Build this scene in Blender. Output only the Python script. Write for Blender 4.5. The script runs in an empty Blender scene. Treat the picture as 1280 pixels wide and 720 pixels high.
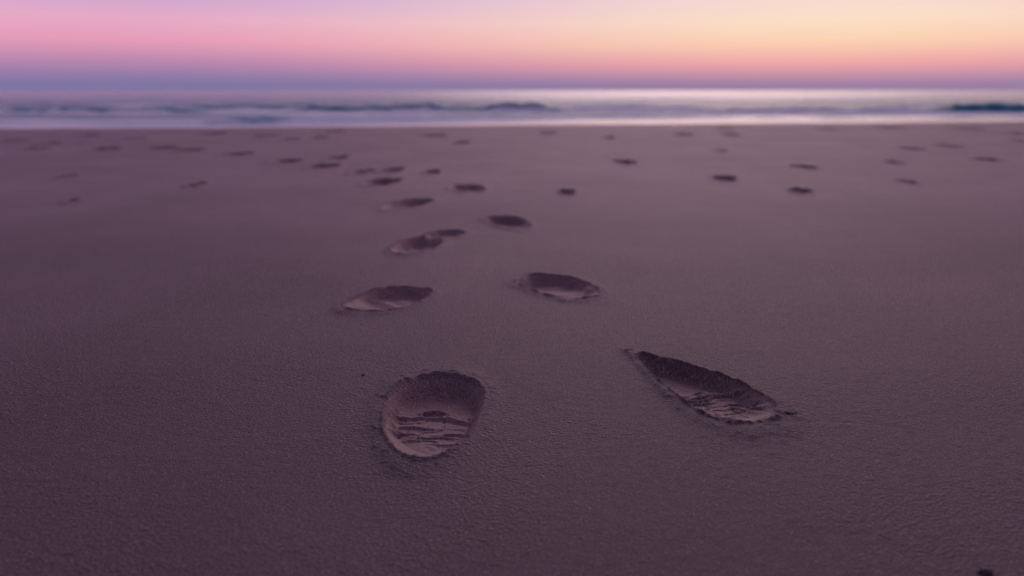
import bpy, math
import numpy as np
from mathutils import Vector

scene = bpy.context.scene
rng = np.random.RandomState(7)

# ------------------------------------------------------------------ noise
def _hash(ix, iy, seed):
    n = (ix.astype(np.int64) * 374761393 + iy.astype(np.int64) * 668265263 + seed * 982451653) & 0xFFFFFFFF
    n = ((n ^ (n >> 13)) * 1274126177) & 0xFFFFFFFF
    n = n ^ (n >> 16)
    return (n & 0xFFFFFF) / float(0xFFFFFF)

def vnoise(x, y, seed=0):
    ix = np.floor(x); iy = np.floor(y)
    fx = x - ix; fy = y - iy
    fx = fx * fx * (3 - 2 * fx); fy = fy * fy * (3 - 2 * fy)
    a = _hash(ix, iy, seed); b = _hash(ix + 1, iy, seed)
    c = _hash(ix, iy + 1, seed); d = _hash(ix + 1, iy + 1, seed)
    return ((a + (b - a) * fx) * (1 - fy) + (c + (d - c) * fx) * fy) * 2 - 1

def fbm(x, y, seed=0, octv=3):
    r = 0; a = 1.0; t = 0
    for o in range(octv):
        r = r + a * vnoise(x * 2 ** o + 13.7 * o, y * 2 ** o - 7.3 * o, seed + o)
        t += a; a *= 0.5
    return r / t

def smooth(e0, e1, x):
    t = np.clip((x - e0) / (e1 - e0), 0, 1)
    return t * t * (3 - 2 * t)

# ------------------------------------------------------------------ terrain
def shore_y(x):
    return 10.75 + 0.17 * x + 0.12 * np.sin(x * 0.9 + 0.4) + 0.05 * np.sin(x * 2.3)

WATER_Z = -0.03

def beach(x, y):
    z = 0.004 * fbm(x * 0.8, y * 0.8, 3, 3) + 0.0012 * fbm(x * 5, y * 5, 11, 3)
    z = z + 0.0008 * fbm(x * 75, y * 105, 21, 3) * smooth(3.0, 1.2, y)
    s = y - (shore_y(x) - 1.2)
    slope = np.where(s > 0, -0.025 * s, 0.0)
    z = z * (1 - 0.85 * smooth(-1.5, 0.8, s)) + np.maximum(slope, -2.5)
    return z

# footprints: x, y, half length, half width, heading(deg, + turns to the right), taper, depth, style
PR = [
 (-0.106, 0.992, 0.138, 0.066,   1,  0.17, 0.023, 'A', "deep oval footprint with crumbly rim and rippled damp sand floor"),
 ( 0.270, 1.096, 0.146, 0.054, -23, -0.42, 0.020, 'B', "long teardrop footprint with pointed toe and ridged heel in sand"),
 (-0.254, 1.590, 0.106, 0.068,  24,  0.05, 0.018, 'C', "shallow slanted oval footprint with soft folds in damp sand"),
 ( 0.100, 1.700, 0.118, 0.072, -26,  0.12, 0.020, 'C', "rounded oval footprint with dark hollow in damp sand"),
 (-0.262, 2.170, 0.120, 0.060,  14,  0.10, 0.023, 'C', ""),
 (-0.205, 2.350, 0.085, 0.050,  25,  0.10, 0.014, 'C', ""),
 (-0.010, 2.580, 0.130, 0.062, -18,  0.05, 0.023, 'C', ""),
 (-0.400, 2.990, 0.155, 0.072,  20,  0.05, 0.024, 'C', ""),
 (-0.190, 3.470, 0.160, 0.075, -10,  0.05, 0.022, 'C', ""),
 (-0.610, 3.720, 0.160, 0.072,  10,  0.05, 0.038, 'D', ""),
 (-0.790, 4.230, 0.130, 0.055,  10,  0.05, 0.016, 'D', ""),
 (-0.650, 4.290, 0.130, 0.060,   5,  0.05, 0.019, 'D', ""),
 (-1.070, 4.520, 0.150, 0.088,  10,  0.05, 0.030, 'D', ""),
 (-1.110, 5.060, 0.150, 0.062,   5,  0.05, 0.026, 'D', ""),
 (-1.380, 4.840, 0.150, 0.092,   8,  0.05, 0.026, 'D', ""),
 (-1.830, 5.380, 0.150, 0.100,   5,  0.05, 0.034, 'D', ""),
 (-2.980, 5.890, 0.170, 0.110,   0,  0.05, 0.040, 'D', ""),
 (-3.360, 7.170, 0.170, 0.100,   0,  0.05, 0.045, 'D', ""),
 (-0.420, 4.200, 0.110, 0.040,   0,  0.05, 0.026, 'D', ""),
 ( 0.680, 4.770, 0.140, 0.056,  -8,  0.05, 0.044, 'D', ""),
 ( 0.230, 3.340, 0.085, 0.036,   0,  0.05, 0.020, 'D', ""),
 ( 1.030, 3.890, 0.120, 0.060,  12,  0.05, 0.020, 'D', ""),
 ( 1.640, 4.470, 0.120, 0.054,  -8,  0.05, 0.024, 'D', ""),
 ( 1.230, 3.390, 0.090, 0.044,  10,  0.05, 0.023, 'D', ""),
 ( 3.350, 6.150, 0.150, 0.080,  -8,  0.05, 0.040, 'D', ""),
 ( 2.940, 4.940, 0.130, 0.075,   0,  0.05, 0.042, 'D', ""),
 ( 1.860, 3.750, 0.080, 0.030,   0,  0.05, 0.022, 'D', ""),
 (-1.440, 3.630, 0.090, 0.040,   0,  0.05, 0.012, 'D', ""),
 (-0.410, 6.620, 0.160, 0.075,   0,  0.05, 0.034, 'D', ""),
 ( 1.660, 7.820, 0.170, 0.100,   0,  0.05, 0.042, 'D', ""),
 ( 2.950, 5.930, 0.150, 0.085,   0,  0.05, 0.024, 'D', ""),
 ( 2.270, 4.770, 0.110, 0.042,   0,  0.05, 0.020, 'D', ""),
 (-1.960, 7.100, 0.150, 0.085,   0,  0.05, 0.042, 'D', ""),
 (-1.740, 7.330, 0.160, 0.085,   0,  0.05, 0.046, 'D', ""),
 (-2.310, 7.550, 0.170, 0.110,   0,  0.05, 0.046, 'D', ""),
 ( 0.360, 8.120, 0.160, 0.095,   0,  0.05, 0.045, 'D', ""),
 (-0.740, 7.680, 0.170, 0.160,   0,  0.05, 0.045, 'D', ""),
 ( 0.880, 7.290, 0.140, 0.055,   0,  0.05, 0.042, 'D', ""),
 ( 5.060, 8.950, 0.190, 0.190,   0,  0.05, 0.050, 'D', ""),
 ( 4.330, 9.300, 0.190, 0.170,   0,  0.05, 0.046, 'D', ""),
 ( 2.120, 7.820, 0.160, 0.100,   0,  0.05, 0.038, 'D', ""),
 (-2.970, 8.050, 0.160, 0.100,   0,  0.05, 0.045, 'D', ""),
 (-2.310, 5.740, 0.160, 0.130,   0,  0.05, 0.028, 'D', ""),
 (-2.600, 5.950, 0.150, 0.100,   0,  0.05, 0.028, 'D', ""),
 (-3.460, 5.810, 0.150, 0.095,   0,  0.05, 0.034, 'D', ""),
 (-3.750, 6.510, 0.150, 0.080,   0,  0.05, 0.040, 'D', ""),
 (-1.720, 3.090, 0.050, 0.022,   0,  0.05, 0.006, 'D', ""),
 (-2.220, 3.990, 0.080, 0.032,   0,  0.05, 0.010, 'D', ""),
 (-1.870, 8.430, 0.170, 0.120,   0,  0.05, 0.046, 'D', ""),
 ( 2.390, 9.100, 0.170, 0.100,   0,  0.05, 0.045, 'D', ""),
 ( 4.300, 6.830, 0.150, 0.070,   0,  0.05, 0.040, 'D', ""),
 ( 3.450, 8.850, 0.170, 0.105,   0,  0.05, 0.045, 'D', ""),
 ( 1.490, 5.740, 0.110, 0.042,   0,  0.05, 0.028, 'D', ""),
 (-4.250, 6.800, 0.170, 0.130,   0,  0.05, 0.044, 'D', ""),
 (-4.050, 7.700, 0.170, 0.110,   0,  0.05, 0.044, 'D', ""),
 ( 4.950, 7.900, 0.160, 0.100,   0,  0.05, 0.040, 'D', ""),
]

def footprint_fields(i, x, y):
    """returns dz and rho for points x,y around print i"""
    cx, cy, L, W, hd, k, D, st, _ = PR[i]
    a = math.radians(hd)
    dx = x - cx; dy = y - cy
    u = (dy * math.cos(a) + dx * math.sin(a)) / L
    v = (dx * math.cos(a) - dy * math.sin(a)) / W
    uc = np.clip(u, -1.4, 1.4)
    w = 1 + k * uc
    if st == 'A':
        w = w * (1 - 0.06 * smooth(-0.25, -1.1, uc))
    if st == 'B':
        w = np.clip(1.0 - 0.46 * (uc + 0.1) - 0.20 * np.clip(uc - 0.3, 0, 2) ** 2, 0.16, 1.5)
        v = v + 0.15 * (uc ** 2 - 0.3)
    vv = v / w
    n = (2.25 + 0.35 * smooth(-0.3, 0.5, u)) if st == 'A' else 2.25
    th = np.arctan2(vv, u)
    rho = (np.abs(u) ** n + np.abs(vv) ** n) ** (1 / n)
    amp = {'A': 0.05, 'B': 0.04, 'C': 0.08, 'D': 0.20}[st]
    rho = rho + amp * vnoise(np.cos(th) * 1.6 + i * 5.1, np.sin(th) * 1.6 + 9, 31 + i)
    rho = rho + 0.011 * vnoise(x * 60, y * 60, 51) + 0.006 * vnoise(x * 150, y * 150, 52)
    near = smooth(0.2, -0.9, u)
    ww = 0.26 + {'A': 0.18, 'B': 0.12, 'C': 0.22, 'D': 0.30}[st] * near
    inside = smooth(1.0, 0.0, (rho - (1 - ww)) / ww)
    depth = D * (1 - {'A': 0.42, 'B': 0.42, 'C': 0.40, 'D': 0.4}[st] * smooth(0.6, -0.9, u))
    dz = -depth * inside
    fl = smooth(0.97, 0.78, rho)
    if st in 'AB':
        top = 0.28 if st == 'A' else -0.04
        bow = (0.10 * (v ** 2 - 0.4)) if st == 'A' else (0.22 * (v ** 2 - 0.4) + 0.12 * v)
        ut = u + 0.16 * vnoise(v * 1.1 + i, u * 1.5 + 3 * i, 61) + 0.05 * vnoise(v * 3.5 + i, u * 4, 62) + bow
        fr = 7.0 if st == 'A' else 8.0
        ph0 = (ut - top) * fr + 1.5 * vnoise(v * 0.9 + 7, u * 2.0, 63) + 0.35 * vnoise(v * 3.1 + 2, u * 5.0, 163)
        ph = ph0 % 1.0
        idn = np.floor(ph0)
        saw = np.where(ph < 0.28, ph / 0.28, (1 - ph) / 0.72)
        hv = np.clip(0.52 + 0.85 * vnoise(v * 1.7 + idn * 3.7, idn * 1.3 + 5, 64), 0.0, 1.2)
        band = smooth(top + 0.06, top, ut) * (smooth(-0.62, -0.40, ut) if st == 'A' else smooth(-0.92, -0.75, ut))
        dz = dz + 0.0046 * fl * band * (saw * hv - 0.15)
        dz = dz + 0.0030 * fl * np.exp(-((ut - top) / 0.05) ** 2)
        dz = dz - 0.0022 * fl * band * smooth(0.10, 0.01, np.abs(vnoise(v * 2.2 + 4, u * 4.5, 65)))
        dz = dz + 0.0006 * fl * vnoise(x * 150, y * 150, 75)
    elif st == 'C':
        ut = u + 0.15 * vnoise(v * 1.6 + i, u * 2 + 3 * i, 61)
        dz = dz + 0.0036 * fl * np.exp(-((ut - 0.05 + 0.30 * v) / 0.18) ** 2)
        dz = dz + 0.0018 * fl * np.sin(ut * 13 + 3 * v + i) * smooth(0.4, 0.1, ut)
        dz = dz + 0.0022 * fl * vnoise(v * 2.5 + i, u * 4, 68)
    else:
        dz = dz + 0.009 * fl * vnoise(v * 1.5 + i, u * 2.5, 69)
    crumb = np.clip(0.80 + 0.5 * vnoise(x * 60, y * 60, 70 + i) + 0.35 * vnoise(x * 150, y * 150, 71), 0, 2)
    sc = {'A': 1.0, 'B': 0.9, 'C': 0.9, 'D': 1.3}[st]
    dz = dz + sc * 0.0050 * np.exp(-((rho - 1.015) / 0.038) ** 2) * crumb
    dz = dz + sc * 0.0052 * np.exp(-((rho - 1.12) / 0.18) ** 2) * (0.8 + 0.3 * vnoise(x * 30, y * 30, 72))
    dz = dz + sc * 0.0026 * smooth(1.7, 1.1, rho) * smooth(1.02, 1.1, rho) * np.clip(vnoise(x * 120, y * 120, 73) - 0.3, 0, 1)
    return dz, rho

# ------------------------------------------------------------------ polar sheet helper
def polar_axes(r_list, th_fine_deg, th_step):
    tf = math.radians(th_fine_deg)
    n = int(2 * tf / th_step)
    fine = np.linspace(-tf, tf, n + 1)
    rest = np.linspace(tf, 2 * math.pi - tf, 80)[1:-1]
    th = np.concatenate([fine, rest])
    r = np.concatenate(r_list)
    return r, th

def grid_normals(X, Y, Z, wrap):
    def grad_th(A):
        if wrap:
            return np.roll(A, -1, 1) - np.roll(A, 1, 1)
        return np.gradient(A, axis=1)
    ux, uy, uz = [np.gradient(A, axis=0) for A in (X, Y, Z)]
    vx, vy, vz = [grad_th(A) for A in (X, Y, Z)]
    nx = vy * uz - vz * uy; ny = vz * ux - vx * uz; nz = vx * uy - vy * ux
    l = np.sqrt(nx ** 2 + ny ** 2 + nz ** 2) + 1e-20
    s = np.where(nz < 0, -1.0, 1.0)
    return np.stack([nx / l * s, ny / l * s, nz / l * s], -1)

def make_mesh(name, V, N, F, mat, origin=(0, 0, 0), attrs=None):
    used, inv = np.unique(F.ravel(), return_inverse=True)
    F2 = inv.reshape(F.shape).astype(np.int32)
    co = V[used] - np.array(origin)
    me = bpy.data.meshes.new(name)
    me.vertices.add(len(used)); me.vertices.foreach_set('co', co.astype(np.float32).ravel())
    me.loops.add(F2.size); me.loops.foreach_set('vertex_index', F2.ravel())
    me.polygons.add(len(F2))
    me.polygons.foreach_set('loop_start', np.arange(0, F2.size, 4, dtype=np.int32))
    me.update(calc_edges=True)
    me.polygons.foreach_set('use_smooth', np.ones(len(F2), dtype=bool))
    if attrs:
        for k, arr in attrs.items():
            at = me.attributes.new(k, 'FLOAT', 'POINT')
            at.data.foreach_set('value', arr[used].astype(np.float32))
    if N is not None:
        me.normals_split_custom_set_from_vertices(N[used].tolist())
    me.materials.append(mat)
    ob = bpy.data.objects.new(name, me)
    ob.location = origin
    scene.collection.objects.link(ob)
    return ob

# ------------------------------------------------------------------ materials
def nodes_of(mat):
    mat.use_nodes = True
    nt = mat.node_tree
    return nt, nt.nodes, nt.links, nt.nodes['Principled BSDF']

def sand_material():
    m = bpy.data.materials.new("damp_sand")
    nt, N, L, P = nodes_of(m)
    geo = N.new('ShaderNodeNewGeometry')
    def noise(scale, detail=3, rough=0.55, vec=None):
        n = N.new('ShaderNodeTexNoise'); n.inputs['Scale'].default_value = scale
        n.noise_dimensions = '2D'
        n.inputs['Detail'].default_value = detail; n.inputs['Roughness'].default_value = rough
        L.new(vec or geo.outputs['Position'], n.inputs['Vector']); return n
    def math_(op, a, b=None, c=None):
        n = N.new('ShaderNodeMath'); n.operation = op
        for i, v in enumerate((a, b, c)):
            if v is None: continue
            if isinstance(v, (int, float)): n.inputs[i].default_value = v
            else: L.new(v, n.inputs[i])
        return n.outputs[0]
    def maprange(v, a, b, c, d):
        n = N.new('ShaderNodeMapRange'); n.interpolation_type = 'SMOOTHSTEP'
        L.new(v, n.inputs['Value'])
        for k, q in zip(('From Min', 'From Max', 'To Min', 'To Max'), (a, b, c, d)): n.inputs[k].default_value = q
        return n.outputs[0]
    trod = N.new('ShaderNodeAttribute'); trod.attribute_name = 'pressed'
    big = noise(1.3, 3); grain = noise(430, 2, 0.8)
    ramp = N.new('ShaderNodeValToRGB')
    ramp.color_ramp.elements[0].position = 0.39; ramp.color_ramp.elements[0].color = (0.125, 0.082, 0.090, 1)
    ramp.color_ramp.elements[1].position = 0.61; ramp.color_ramp.elements[1].color = (0.520, 0.345, 0.355, 1)
    s = math_('MULTIPLY', big.outputs['Fac'], 0.15)
    s = math_('MULTIPLY_ADD', grain.outputs['Fac'], 0.85, s)
    L.new(s, ramp.inputs['Fac'])
    fv = N.new('ShaderNodeTexVoronoi'); fv.voronoi_dimensions = '2D'; fv.inputs['Scale'].default_value = 360
    L.new(geo.outputs['Position'], fv.inputs['Vector'])
    fs = N.new('ShaderNodeSeparateColor'); L.new(fv.outputs['Color'], fs.inputs[0])
    fleck = math_('MULTIPLY', math_('GREATER_THAN', fs.outputs[0], 0.93), math_('LESS_THAN', fv.outputs['Distance'], 0.38))
    fm = N.new('ShaderNodeMix'); fm.data_type = 'RGBA'
    L.new(math_('MULTIPLY', fleck, 0.7), fm.inputs['Factor']); L.new(ramp.outputs['Color'], fm.inputs['A'])
    fm.inputs['B'].default_value = (0.76, 0.66, 0.70, 1)
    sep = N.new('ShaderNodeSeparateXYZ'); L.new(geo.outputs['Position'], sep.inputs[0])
    damp = maprange(sep.outputs['Y'], 0.45, 1.9, 0.66, 1.0)  # foreground shade, not moisture, painted into the base colour towards the camera
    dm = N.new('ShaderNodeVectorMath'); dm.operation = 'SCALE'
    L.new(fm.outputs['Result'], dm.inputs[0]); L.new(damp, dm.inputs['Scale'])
    # compacted sand inside the footprints is coloured darker and browner
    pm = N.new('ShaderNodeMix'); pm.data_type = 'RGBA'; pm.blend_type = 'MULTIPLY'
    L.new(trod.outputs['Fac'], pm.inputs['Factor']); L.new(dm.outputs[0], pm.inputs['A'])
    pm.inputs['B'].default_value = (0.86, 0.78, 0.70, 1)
    sy = math_('MULTIPLY_ADD', sep.outputs['X'], -0.17, sep.outputs['Y'])
    sy = math_('MULTIPLY_ADD', big.outputs['Fac'], 0.8, sy)
    wet = maprange(sy, 10.5, 11.3, 0, 1)
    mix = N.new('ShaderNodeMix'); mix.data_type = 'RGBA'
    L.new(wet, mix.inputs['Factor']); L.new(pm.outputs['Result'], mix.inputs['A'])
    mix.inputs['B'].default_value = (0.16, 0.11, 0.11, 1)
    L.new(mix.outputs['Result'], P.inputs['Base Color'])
    rr = maprange(grain.outputs['Fac'], 0.3, 0.7, 0.48, 0.80)
    dry = math_('SUBTRACT', 1.0, wet)
    rr2 = math_('MULTIPLY_ADD', math_('SUBTRACT', rr, 0.12), dry, 0.12)
    L.new(rr2, P.inputs['Roughness'])
    P.inputs['Specular IOR Level'].default_value = 0.55
    mp = N.new('ShaderNodeMapping'); mp.inputs['Scale'].default_value = (0.7, 1.0, 1.0)
    L.new(geo.outputs['Position'], mp.inputs['Vector'])
    vor = N.new('ShaderNodeTexVoronoi'); vor.voronoi_dimensions = '2D'; vor.inputs['Scale'].default_value = 250
    L.new(mp.outputs[0], vor.inputs['Vector'])
    n2 = noise(340, 3, 0.85)
    patch = noise(3.0, 2)
    vs = maprange(patch.outputs['Fac'], 0.38, 0.6, 0.5, 1.3)
    h = math_('MULTIPLY', vor.outputs['Distance'], vs)
    h = math_('MULTIPLY_ADD', n2.outputs['Fac'], 1.6, h)
    b = N.new('ShaderNodeBump'); b.inputs['Distance'].default_value = 0.0058
    st = math_('MULTIPLY_ADD', dry, 0.95, 0.05)
    st = math_('MULTIPLY', st, maprange(sep.outputs['Y'], 1.5, 4.0, 1.0, 0.65))
    st = math_('MULTIPLY', st, math_('MULTIPLY_ADD', trod.outputs['Fac'], -0.80, 1.0))
    L.new(st, b.inputs['Strength'])
    L.new(h, b.inputs['Height']); L.new(b.outputs['Normal'], P.inputs['Normal'])
    return m

def water_material():
    m = bpy.data.materials.new("sea_water")
    nt, N, L, P = nodes_of(m)
    geo = N.new('ShaderNodeNewGeometry')
    at = N.new('ShaderNodeAttribute'); at.attribute_name = 'foam'
    ch = N.new('ShaderNodeAttribute'); ch.attribute_name = 'chop'
    mp = N.new('ShaderNodeMapping'); mp.inputs['Scale'].default_value = (0.35, 1.0, 1.0)
    L.new(geo.outputs['Position'], mp.inputs['Vector'])
    n = N.new('ShaderNodeTexNoise'); n.inputs['Scale'].default_value = 5; n.inputs['Detail'].default_value = 4
    L.new(mp.outputs[0], n.inputs['Vector'])
    nf = N.new('ShaderNodeTexNoise'); nf.inputs['Scale'].default_value = 3; nf.inputs['Detail'].default_value = 5
    nf.inputs['Roughness'].default_value = 0.7
    L.new(mp.outputs[0], nf.inputs['Vector'])
    a = N.new('ShaderNodeMath'); a.operation = 'ADD'
    L.new(at.outputs['Fac'], a.inputs[0]); L.new(nf.outputs['Fac'], a.inputs[1])
    mr = N.new('ShaderNodeMapRange'); mr.interpolation_type = 'SMOOTHSTEP'
    mr.inputs['From Min'].default_value = 0.72; mr.inputs['From Max'].default_value = 1.0
    L.new(a.outputs[0], mr.inputs['Value'])
    mix = N.new('ShaderNodeMix'); mix.data_type = 'RGBA'
    L.new(mr.outputs[0], mix.inputs['Factor'])
    mix.inputs['A'].default_value = (0.02, 0.27, 0.36, 1)
    mix.inputs['B'].default_value = (0.93, 0.99, 0.99, 1)
    L.new(mix.outputs['Result'], P.inputs['Base Color'])
    r = N.new('ShaderNodeMapRange'); r.inputs['To Min'].default_value = 0.18; r.inputs['To Max'].default_value = 0.85
    L.new(mr.outputs[0], r.inputs['Value']); L.new(r.outputs[0], P.inputs['Roughness'])
    sp = N.new('ShaderNodeMapRange'); sp.inputs['To Min'].default_value = 0.5; sp.inputs['To Max'].default_value = 0.06
    L.new(ch.outputs['Fac'], sp.inputs['Value']); L.new(sp.outputs[0], P.inputs['Specular IOR Level'])
    P.inputs['IOR'].default_value = 1.33
    b = N.new('ShaderNodeBump'); b.inputs['Distance'].default_value = 0.22
    L.new(ch.outputs['Fac'], b.inputs['Strength'])
    L.new(n.outputs['Fac'], b.inputs['Height']); L.new(b.outputs['Normal'], P.inputs['Normal'])
    return m

SAND = sand_material(); WATER = water_material()

def faces_grid(nr, nt_):
    j, i = np.meshgrid(np.arange(nr - 1), np.arange(nt_), indexing='ij')
    i2 = (i + 1) % nt_
    a = j * nt_ + i; b = j * nt_ + i2; c = (j + 1) * nt_ + i2; d = (j + 1) * nt_ + i
    return np.stack([a.ravel(), d.ravel(), c.ravel(), b.ravel()], 1)

def face_up(V, F):
    p0, p1, p2 = V[F[0, 0]], V[F[0, 1]], V[F[0, 2]]
    return np.cross(p1 - p0, p2 - p0)[2] > 0

# ------------------------------------------------------------------ sand sheet + footprints
r0 = np.geomspace(0.01, 0.48, 24)[:-1]
r1 = np.concatenate([np.exp(np.arange(math.log(0.48), math.log(0.82), 0.003)),
                     np.exp(np.arange(math.log(0.8223), math.log(1.32), 0.0014)),
                     np.exp(np.arange(math.log(1.3225), math.log(2.2), 0.0024)),
                     np.exp(np.arange(math.log(2.2) + 0.003, math.log(13.5), 0.0034))])
r2 = np.geomspace(13.7, 3500, 60)
r, th = polar_axes([r0, r1, r2], 48, 0.0020)
R, T = np.meshgrid(r, th, indexing='ij')
X = R * np.sin(T); Y = R * np.cos(T)
Z = beach(X, Y)
owner = np.full(X.shape, -1, dtype=np.int32); best = np.full(X.shape, 1.09)
pressed = np.zeros_like(X)
for i, p in enumerate(PR):
    ext = max(p[2], p[3]) * 2.0
    m = (np.abs(X - p[0]) < ext) & (np.abs(Y - p[1]) < ext)
    if not m.any(): continue
    dz, rho = footprint_fields(i, X[m], Y[m])
    Z[m] += dz
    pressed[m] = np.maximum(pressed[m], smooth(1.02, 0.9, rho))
    o = owner[m]; bb = best[m]
    t = rho < bb
    o[t] = i; bb[t] = rho[t]
    owner[m] = o; best[m] = bb
V = np.stack([X.ravel(), Y.ravel(), Z.ravel()], 1)
Nn = grid_normals(X, Y, Z, True).reshape(-1, 3)
F = faces_grid(len(r), len(th))
if not face_up(V, F): F = F[:, ::-1]
own = owner.ravel()
fo = own[F[:, 0]]
same = (own[F] == fo[:, None]).all(1)
fo = np.where(same, fo, -1)
pa = {'pressed': pressed.ravel()}
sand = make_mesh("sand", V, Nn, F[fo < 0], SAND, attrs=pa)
sand["kind"] = "structure"
sand["label"] = "damp mauve-brown beach sand with fine dimpled surface"
for i, p in enumerate(PR):
    f = F[fo == i]
    if len(f) < 4: continue
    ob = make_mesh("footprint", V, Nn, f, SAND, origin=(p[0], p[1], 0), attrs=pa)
    lab = p[8]
    if not lab:
        lab = "small dark footprint hollow pressed in damp beach sand" if p[3] < 0.065 else "dark oval footprint hollow pressed in damp beach sand"
    ob["label"] = lab; ob["category"] = "footprint"; ob["group"] = "footprints across the damp sand"

# ------------------------------------------------------------------ water + breaking waves
WV = [
 (-12.0, -7.0, 17.8, 0.10, 0.8, 0.60, 1.2, "low foaming wave on bluish sea"),
 (-8.0, -4.4, 19.4, 0.13, 0.8, 0.05, 1.3, "dark teal wave above pale foam"),
 (-5.2, -1.5, 18.5, 0.15, 0.8, 0.05, 1.3, "dark teal sea wave with thin foam at its foot"),
 (-2.2,  1.2, 17.6, 0.19, 0.8, 0.05, 1.6, "dark teal breaking wave above a band of white foam"),
 ( 0.8,  5.0, 19.8, 0.08, 0.9, 0.90, 1.3, "low bluish swell behind pale surf"),
 ( 4.2,  9.2, 17.4, 0.10, 0.8, 1.40, 1.7, "white foaming surf line on calm lavender sea"),
 ( 8.8, 15.5, 17.2, 0.18, 0.9, 0.00, 0.25, "smooth dark green unbroken sea wave"),
]
def water_height(x, y):
    sy = shore_y(x)
    off = smooth(0.5, 6.0, y - sy)
    z = WATER_Z + off * (0.016 * np.sin(y * 1.7 + 0.5 * np.sin(x * 0.4) + 2 * vnoise(x * 0.12, y * 0.1, 81))
                         + 0.024 * fbm(x * 0.7, y * 1.9, 82, 4))
    far = smooth(20, 60, y)
    z = z + 0.07 * far * smooth(900, 200, y) * fbm(x * 0.10, y * 0.28, 84, 3)
    foam = np.zeros_like(x); owner = np.full(x.shape, -1, dtype=np.int32)
    streak = 0.5 + 0.5 * vnoise(x * 0.35, y * 0.8, 95)
    foam = np.maximum(foam, 0.85 * smooth(14.9, 15.6, y) * smooth(17.6, 16.8, y) * (0.30 + 0.70 * streak))
    foam = np.maximum(foam, 0.80 * smooth(21, 23, y) * smooth(32, 27, y) * (0.2 + 0.8 * vnoise(x * 0.25, y * 0.4, 96)))
    foam = np.maximum(foam, 0.55 * smooth(34, 38, y) * smooth(70, 48, y) * (0.1 + 0.9 * vnoise(x * 0.12, y * 0.3, 97)))
    for k, (x0, x1, yc, h, w, ff, fb, _) in enumerate(WV):
        yy = y - (yc + 0.25 * np.sin(x * 0.8 + k) + 0.12 * vnoise(x * 1.3, x * 0 + k, 85))
        env = smooth(x0 - 0.3, x0 + 0.9, x) * smooth(x1 + 0.3, x1 - 0.9, x) * (0.8 + 0.25 * vnoise(x * 1.7, x * 0, 86 + k) + 0.15 * vnoise(x * 5, x * 0, 186 + k))
        prof = np.where(yy < 0, smooth(-0.42 * w, 0, yy) ** 1.3, smooth(4.5 * w, 0, yy))
        z = z + h * env * prof
        face = smooth(-0.5 * w, -0.3 * w, yy) * smooth(0.1, 0.0, yy)
        front = smooth(-2.6, -1.2, yy) * smooth(0.0, -0.35 * w, yy)
        foam = np.maximum(foam, env * face * ff * 0.85)
        foam = np.maximum(foam, env * front * fb * 0.65)
        t = (env > 0.05) & (yy > -0.5 * w) & (yy < 4.5 * w)
        owner[t] = k
    bl = 1.0 - 0.50 * smooth(-2.0, 3.0, x)
    c = sy + 1.8 + 0.30 * np.sin(x * 0.5 + 1.0) + 0.25 * vnoise(x * 0.6, x * 0, 90)
    yy = y - c
    bore = 0.08 * bl * np.where(yy < 0, smooth(-0.35, 0, yy), smooth(1.5, 0, yy)) * (0.8 + 0.3 * vnoise(x * 1.1, x * 0, 91))
    z = z + bore
    foam = np.maximum(foam, 0.90 * bl * smooth(-0.7, -0.35, yy) * smooth(1.2, 0.2, yy) * (0.70 + 0.40 * vnoise(x * 0.8, y * 1.5, 98)))
    edge = np.exp(-((y - sy - 0.05) / 0.07) ** 2)
    foam = np.maximum(foam, 0.22 * edge)
    chop = 0.04 + 0.96 * smooth(0.9, 3.0, y - sy)
    chop = chop * (1 - 0.55 * smooth(24, 55, y))
    return z, foam, owner, chop

rw = np.concatenate([np.exp(np.arange(math.log(8.2), math.log(32), 0.0030)), np.geomspace(32.3, 400, 260), np.geomspace(420, 3800, 30)])
tw = np.radians(np.linspace(-62, 62, 760))
Rw, Tw = np.meshgrid(rw, tw, indexing='ij')
Xw = Rw * np.sin(Tw); Yw = Rw * np.cos(Tw)
Yw = np.maximum(Yw, shore_y(np.clip(Xw, -40, 40)) - 0.6 + (Rw - 8.2) * 1e-3)
Zw, foam, ow, chop = water_height(Xw, Yw)
Vw = np.stack([Xw.ravel(), Yw.ravel(), Zw.ravel()], 1)
nr, ntt = Xw.shape
j, i = np.meshgrid(np.arange(nr - 1), np.arange(ntt - 1), indexing='ij')
a = (j * ntt + i).ravel()
Fw = np.stack([a, a + 1, a + ntt + 1, a + ntt], 1)
if np.cross(Vw[Fw[-1, 1]] - Vw[Fw[-1, 0]], Vw[Fw[-1, 2]] - Vw[Fw[-1, 0]])[2] < 0: Fw = Fw[:, ::-1]
e1 = Vw[Fw[:, 2], :2] - Vw[Fw[:, 0], :2]; e2 = Vw[Fw[:, 3], :2] - Vw[Fw[:, 1], :2]
area = np.abs(e1[:, 0] * e2[:, 1] - e1[:, 1] * e2[:, 0])
Fw = Fw[area > 1e-7]
owf = ow.ravel()
fo = owf[Fw[:, 0]]
fo = np.where((owf[Fw] == fo[:, None]).all(1), fo, -1)
att = {'foam': foam.ravel(), 'chop': chop.ravel()}
water = make_mesh("water", Vw, None, Fw[fo < 0], WATER, attrs=att)
water["kind"] = "structure"; water["label"] = "calm lavender and teal sea with bands of foam"
for k, wv in enumerate(WV):
    f = Fw[fo == k]
    if len(f) < 4: continue
    oc = (0.5 * (wv[0] + wv[1]), wv[2], WATER_Z)
    ob = make_mesh("breaking_wave", Vw, None, f, WATER, origin=oc, attrs=att)
    ob["label"] = wv[7]; ob["category"] = "wave"; ob["group"] = "waves rolling onto the beach"

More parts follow.
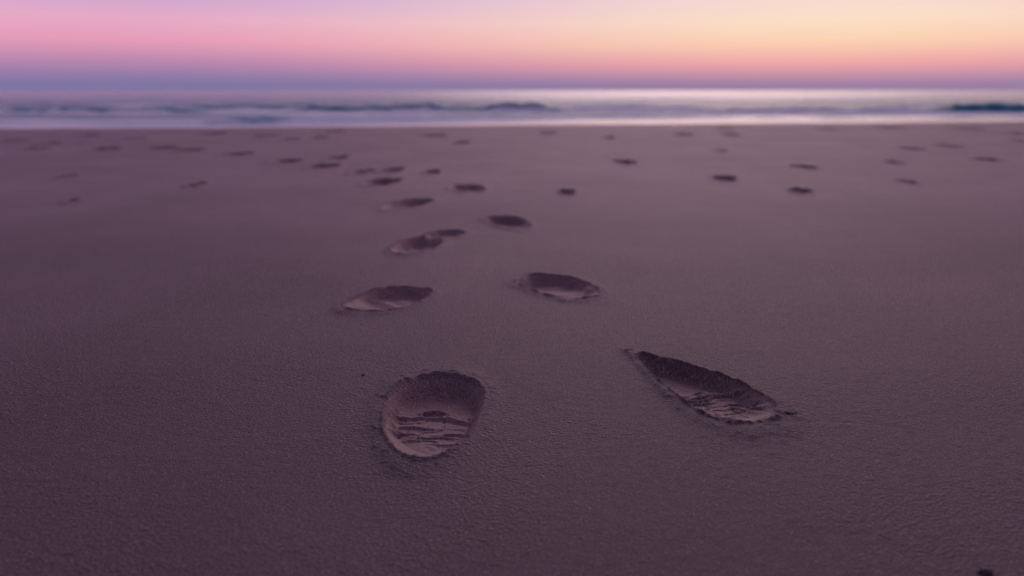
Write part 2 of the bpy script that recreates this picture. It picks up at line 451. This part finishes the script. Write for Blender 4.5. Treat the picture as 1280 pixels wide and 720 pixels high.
# ------------------------------------------------------------------ sand clumps
import bmesh
from mathutils import noise as mnoise
def clump(x, y, s, lab):
    bm = bmesh.new(); bmesh.ops.create_icosphere(bm, subdivisions=4, radius=1)
    for v in bm.verts:
        n = mnoise.noise(v.co * 1.6 + Vector((x * 31, y * 17, 0))) * 0.35 + mnoise.noise(v.co * 5 + Vector((y * 9, x, 3))) * 0.14
        v.co = v.co * (1 + n)
        v.co.x *= 1.25; v.co.z *= 0.6
    me = bpy.data.meshes.new("sand_clump"); bm.to_mesh(me); bm.free()
    for p in me.polygons: p.use_smooth = True
    me.materials.append(SAND)
    ob = bpy.data.objects.new("sand_clump", me); scene.collection.objects.link(ob)
    z = float(beach(np.array([x]), np.array([y]))[0])
    ob.location = (x, y, z + s * 0.30); ob.scale = (s, s, s)
    ob["label"] = lab; ob["category"] = "sand clump"; ob["group"] = "loose clumps of sand"
for (x, y, s) in [(0.370, 0.988, 0.0065), (0.358, 1.000, 0.0035), (-0.226, 1.142, 0.0022), (-0.155, 1.66, 0.003), (0.425, 0.632, 0.005)]:
    clump(x, y, s, "small crumb of damp sand lying on smooth beach")

# ------------------------------------------------------------------ sky
def lin(c, s=1.0):
    return tuple(s * ((v / 255) / 12.92 if v / 255 <= 0.04045 else ((v / 255 + 0.055) / 1.055) ** 2.4) for v in c) + (1,)
world = bpy.data.worlds.new("World"); scene.world = world; world.use_nodes = True
nt = world.node_tree; N = nt.nodes; L = nt.links
bg = N['Background']
tc = N.new('ShaderNodeTexCoord'); sep = N.new('ShaderNodeSeparateXYZ'); L.new(tc.outputs['Generated'], sep.inputs[0])
def M(op, a, b=None):
    n = N.new('ShaderNodeMath'); n.operation = op
    for i, v in enumerate((a, b)):
        if v is None: continue
        if isinstance(v, (int, float)): n.inputs[i].default_value = v
        else: L.new(v, n.inputs[i])
    return n.outputs[0]
zc = M('MAXIMUM', sep.outputs['Z'], 0.0)
fac = M('SQRT', zc)
def ramp(stops):
    n = N.new('ShaderNodeValToRGB'); cr = n.color_ramp; cr.interpolation = 'LINEAR'
    while len(cr.elements) < len(stops): cr.elements.new(0.5)
    for e, st in zip(cr.elements, stops):
        e.position = math.sqrt(max(0, math.sin(math.radians(st[0])))); e.color = lin(st[1], st[2] if len(st) > 2 else 1.0)
    L.new(fac, n.inputs['Fac']); return n.outputs['Color']
Z9 = (90, (114, 100, 142))
A = ramp([(0, (146, 124, 162)), (0.45, (160, 130, 164)), (0.95, (196, 144, 168)), (1.75, (240, 167, 168)), (3.1, (252, 209, 178)),
          (4.4, (252, 223, 198)), (6.0, (247, 217, 212)), (11, (238, 198, 212), 1.1), (24, (235, 190, 210), 1.4), (40, (178, 153, 187)), Z9])
B = ramp([(0, (122, 114, 160)), (0.45, (128, 117, 162)), (0.95, (146, 123, 168)), (1.75, (182, 134, 174)), (3.1, (230, 156, 184)),
          (4.4, (230, 170, 198)), (6.0, (202, 165, 210)), (12, (180, 152, 204)), (30, (134, 118, 166)), Z9])
C = ramp([(0, (70, 64, 88)), (3, (76, 70, 96)), (10, (84, 77, 106)), (20, (88, 80, 110)), (45, (96, 86, 118)), Z9])
az = M('ARCTAN2', sep.outputs['X'], sep.outputs['Y'])
d = M('ABSOLUTE', M('SUBTRACT', az, math.radians(22)))
def mr(v, a, b):
    n = N.new('ShaderNodeMapRange'); n.interpolation_type = 'SMOOTHSTEP'
    L.new(v, n.inputs['Value']); n.inputs['From Min'].default_value = math.radians(a); n.inputs['From Max'].default_value = math.radians(b)
    return n.outputs[0]
def mix(f, a, b):
    n = N.new('ShaderNodeMix'); n.data_type = 'RGBA'
    L.new(f, n.inputs['Factor']); L.new(a, n.inputs['A']); L.new(b, n.inputs['B']); return n.outputs['Result']
col = mix(mr(d, 0, 48), A, B)
col = mix(mr(d, 60, 130), col, C)
L.new(col, bg.inputs['Color']); bg.inputs['Strength'].default_value = 1.0

sl = bpy.data.lights.new("afterglow_lamp", 'SUN'); sl.energy = 0.5; sl.angle = math.radians(34); sl.color = (1.0, 0.72, 0.70)  # soft lamp added to shape the afterglow; the real one is below the horizon
so = bpy.data.objects.new("afterglow_lamp", sl); scene.collection.objects.link(so)
el, azs = math.radians(24), math.radians(12)
dirv = Vector((math.sin(azs) * math.cos(el), math.cos(azs) * math.cos(el), math.sin(el)))
so.rotation_euler = (-dirv).to_track_quat('-Z', 'Y').to_euler()
so.location = (5, 12, 4)

# ------------------------------------------------------------------ camera
cd = bpy.data.cameras.new("camera"); cam = bpy.data.objects.new("camera", cd); scene.collection.objects.link(cam)
cd.sensor_width = 36; cd.lens = 28; cd.clip_start = 0.02; cd.clip_end = 8000
cam.location = (0, 0, 0.42)
cam.rotation_euler = (math.radians(90 - 13.95), 0, 0)
cd.dof.use_dof = True; cd.dof.focus_distance = 1.08; cd.dof.aperture_fstop = 3.1
scene.camera = cam
scene.view_settings.view_transform = 'Standard'
scene.view_settings.look = 'None'; scene.view_settings.exposure = 0
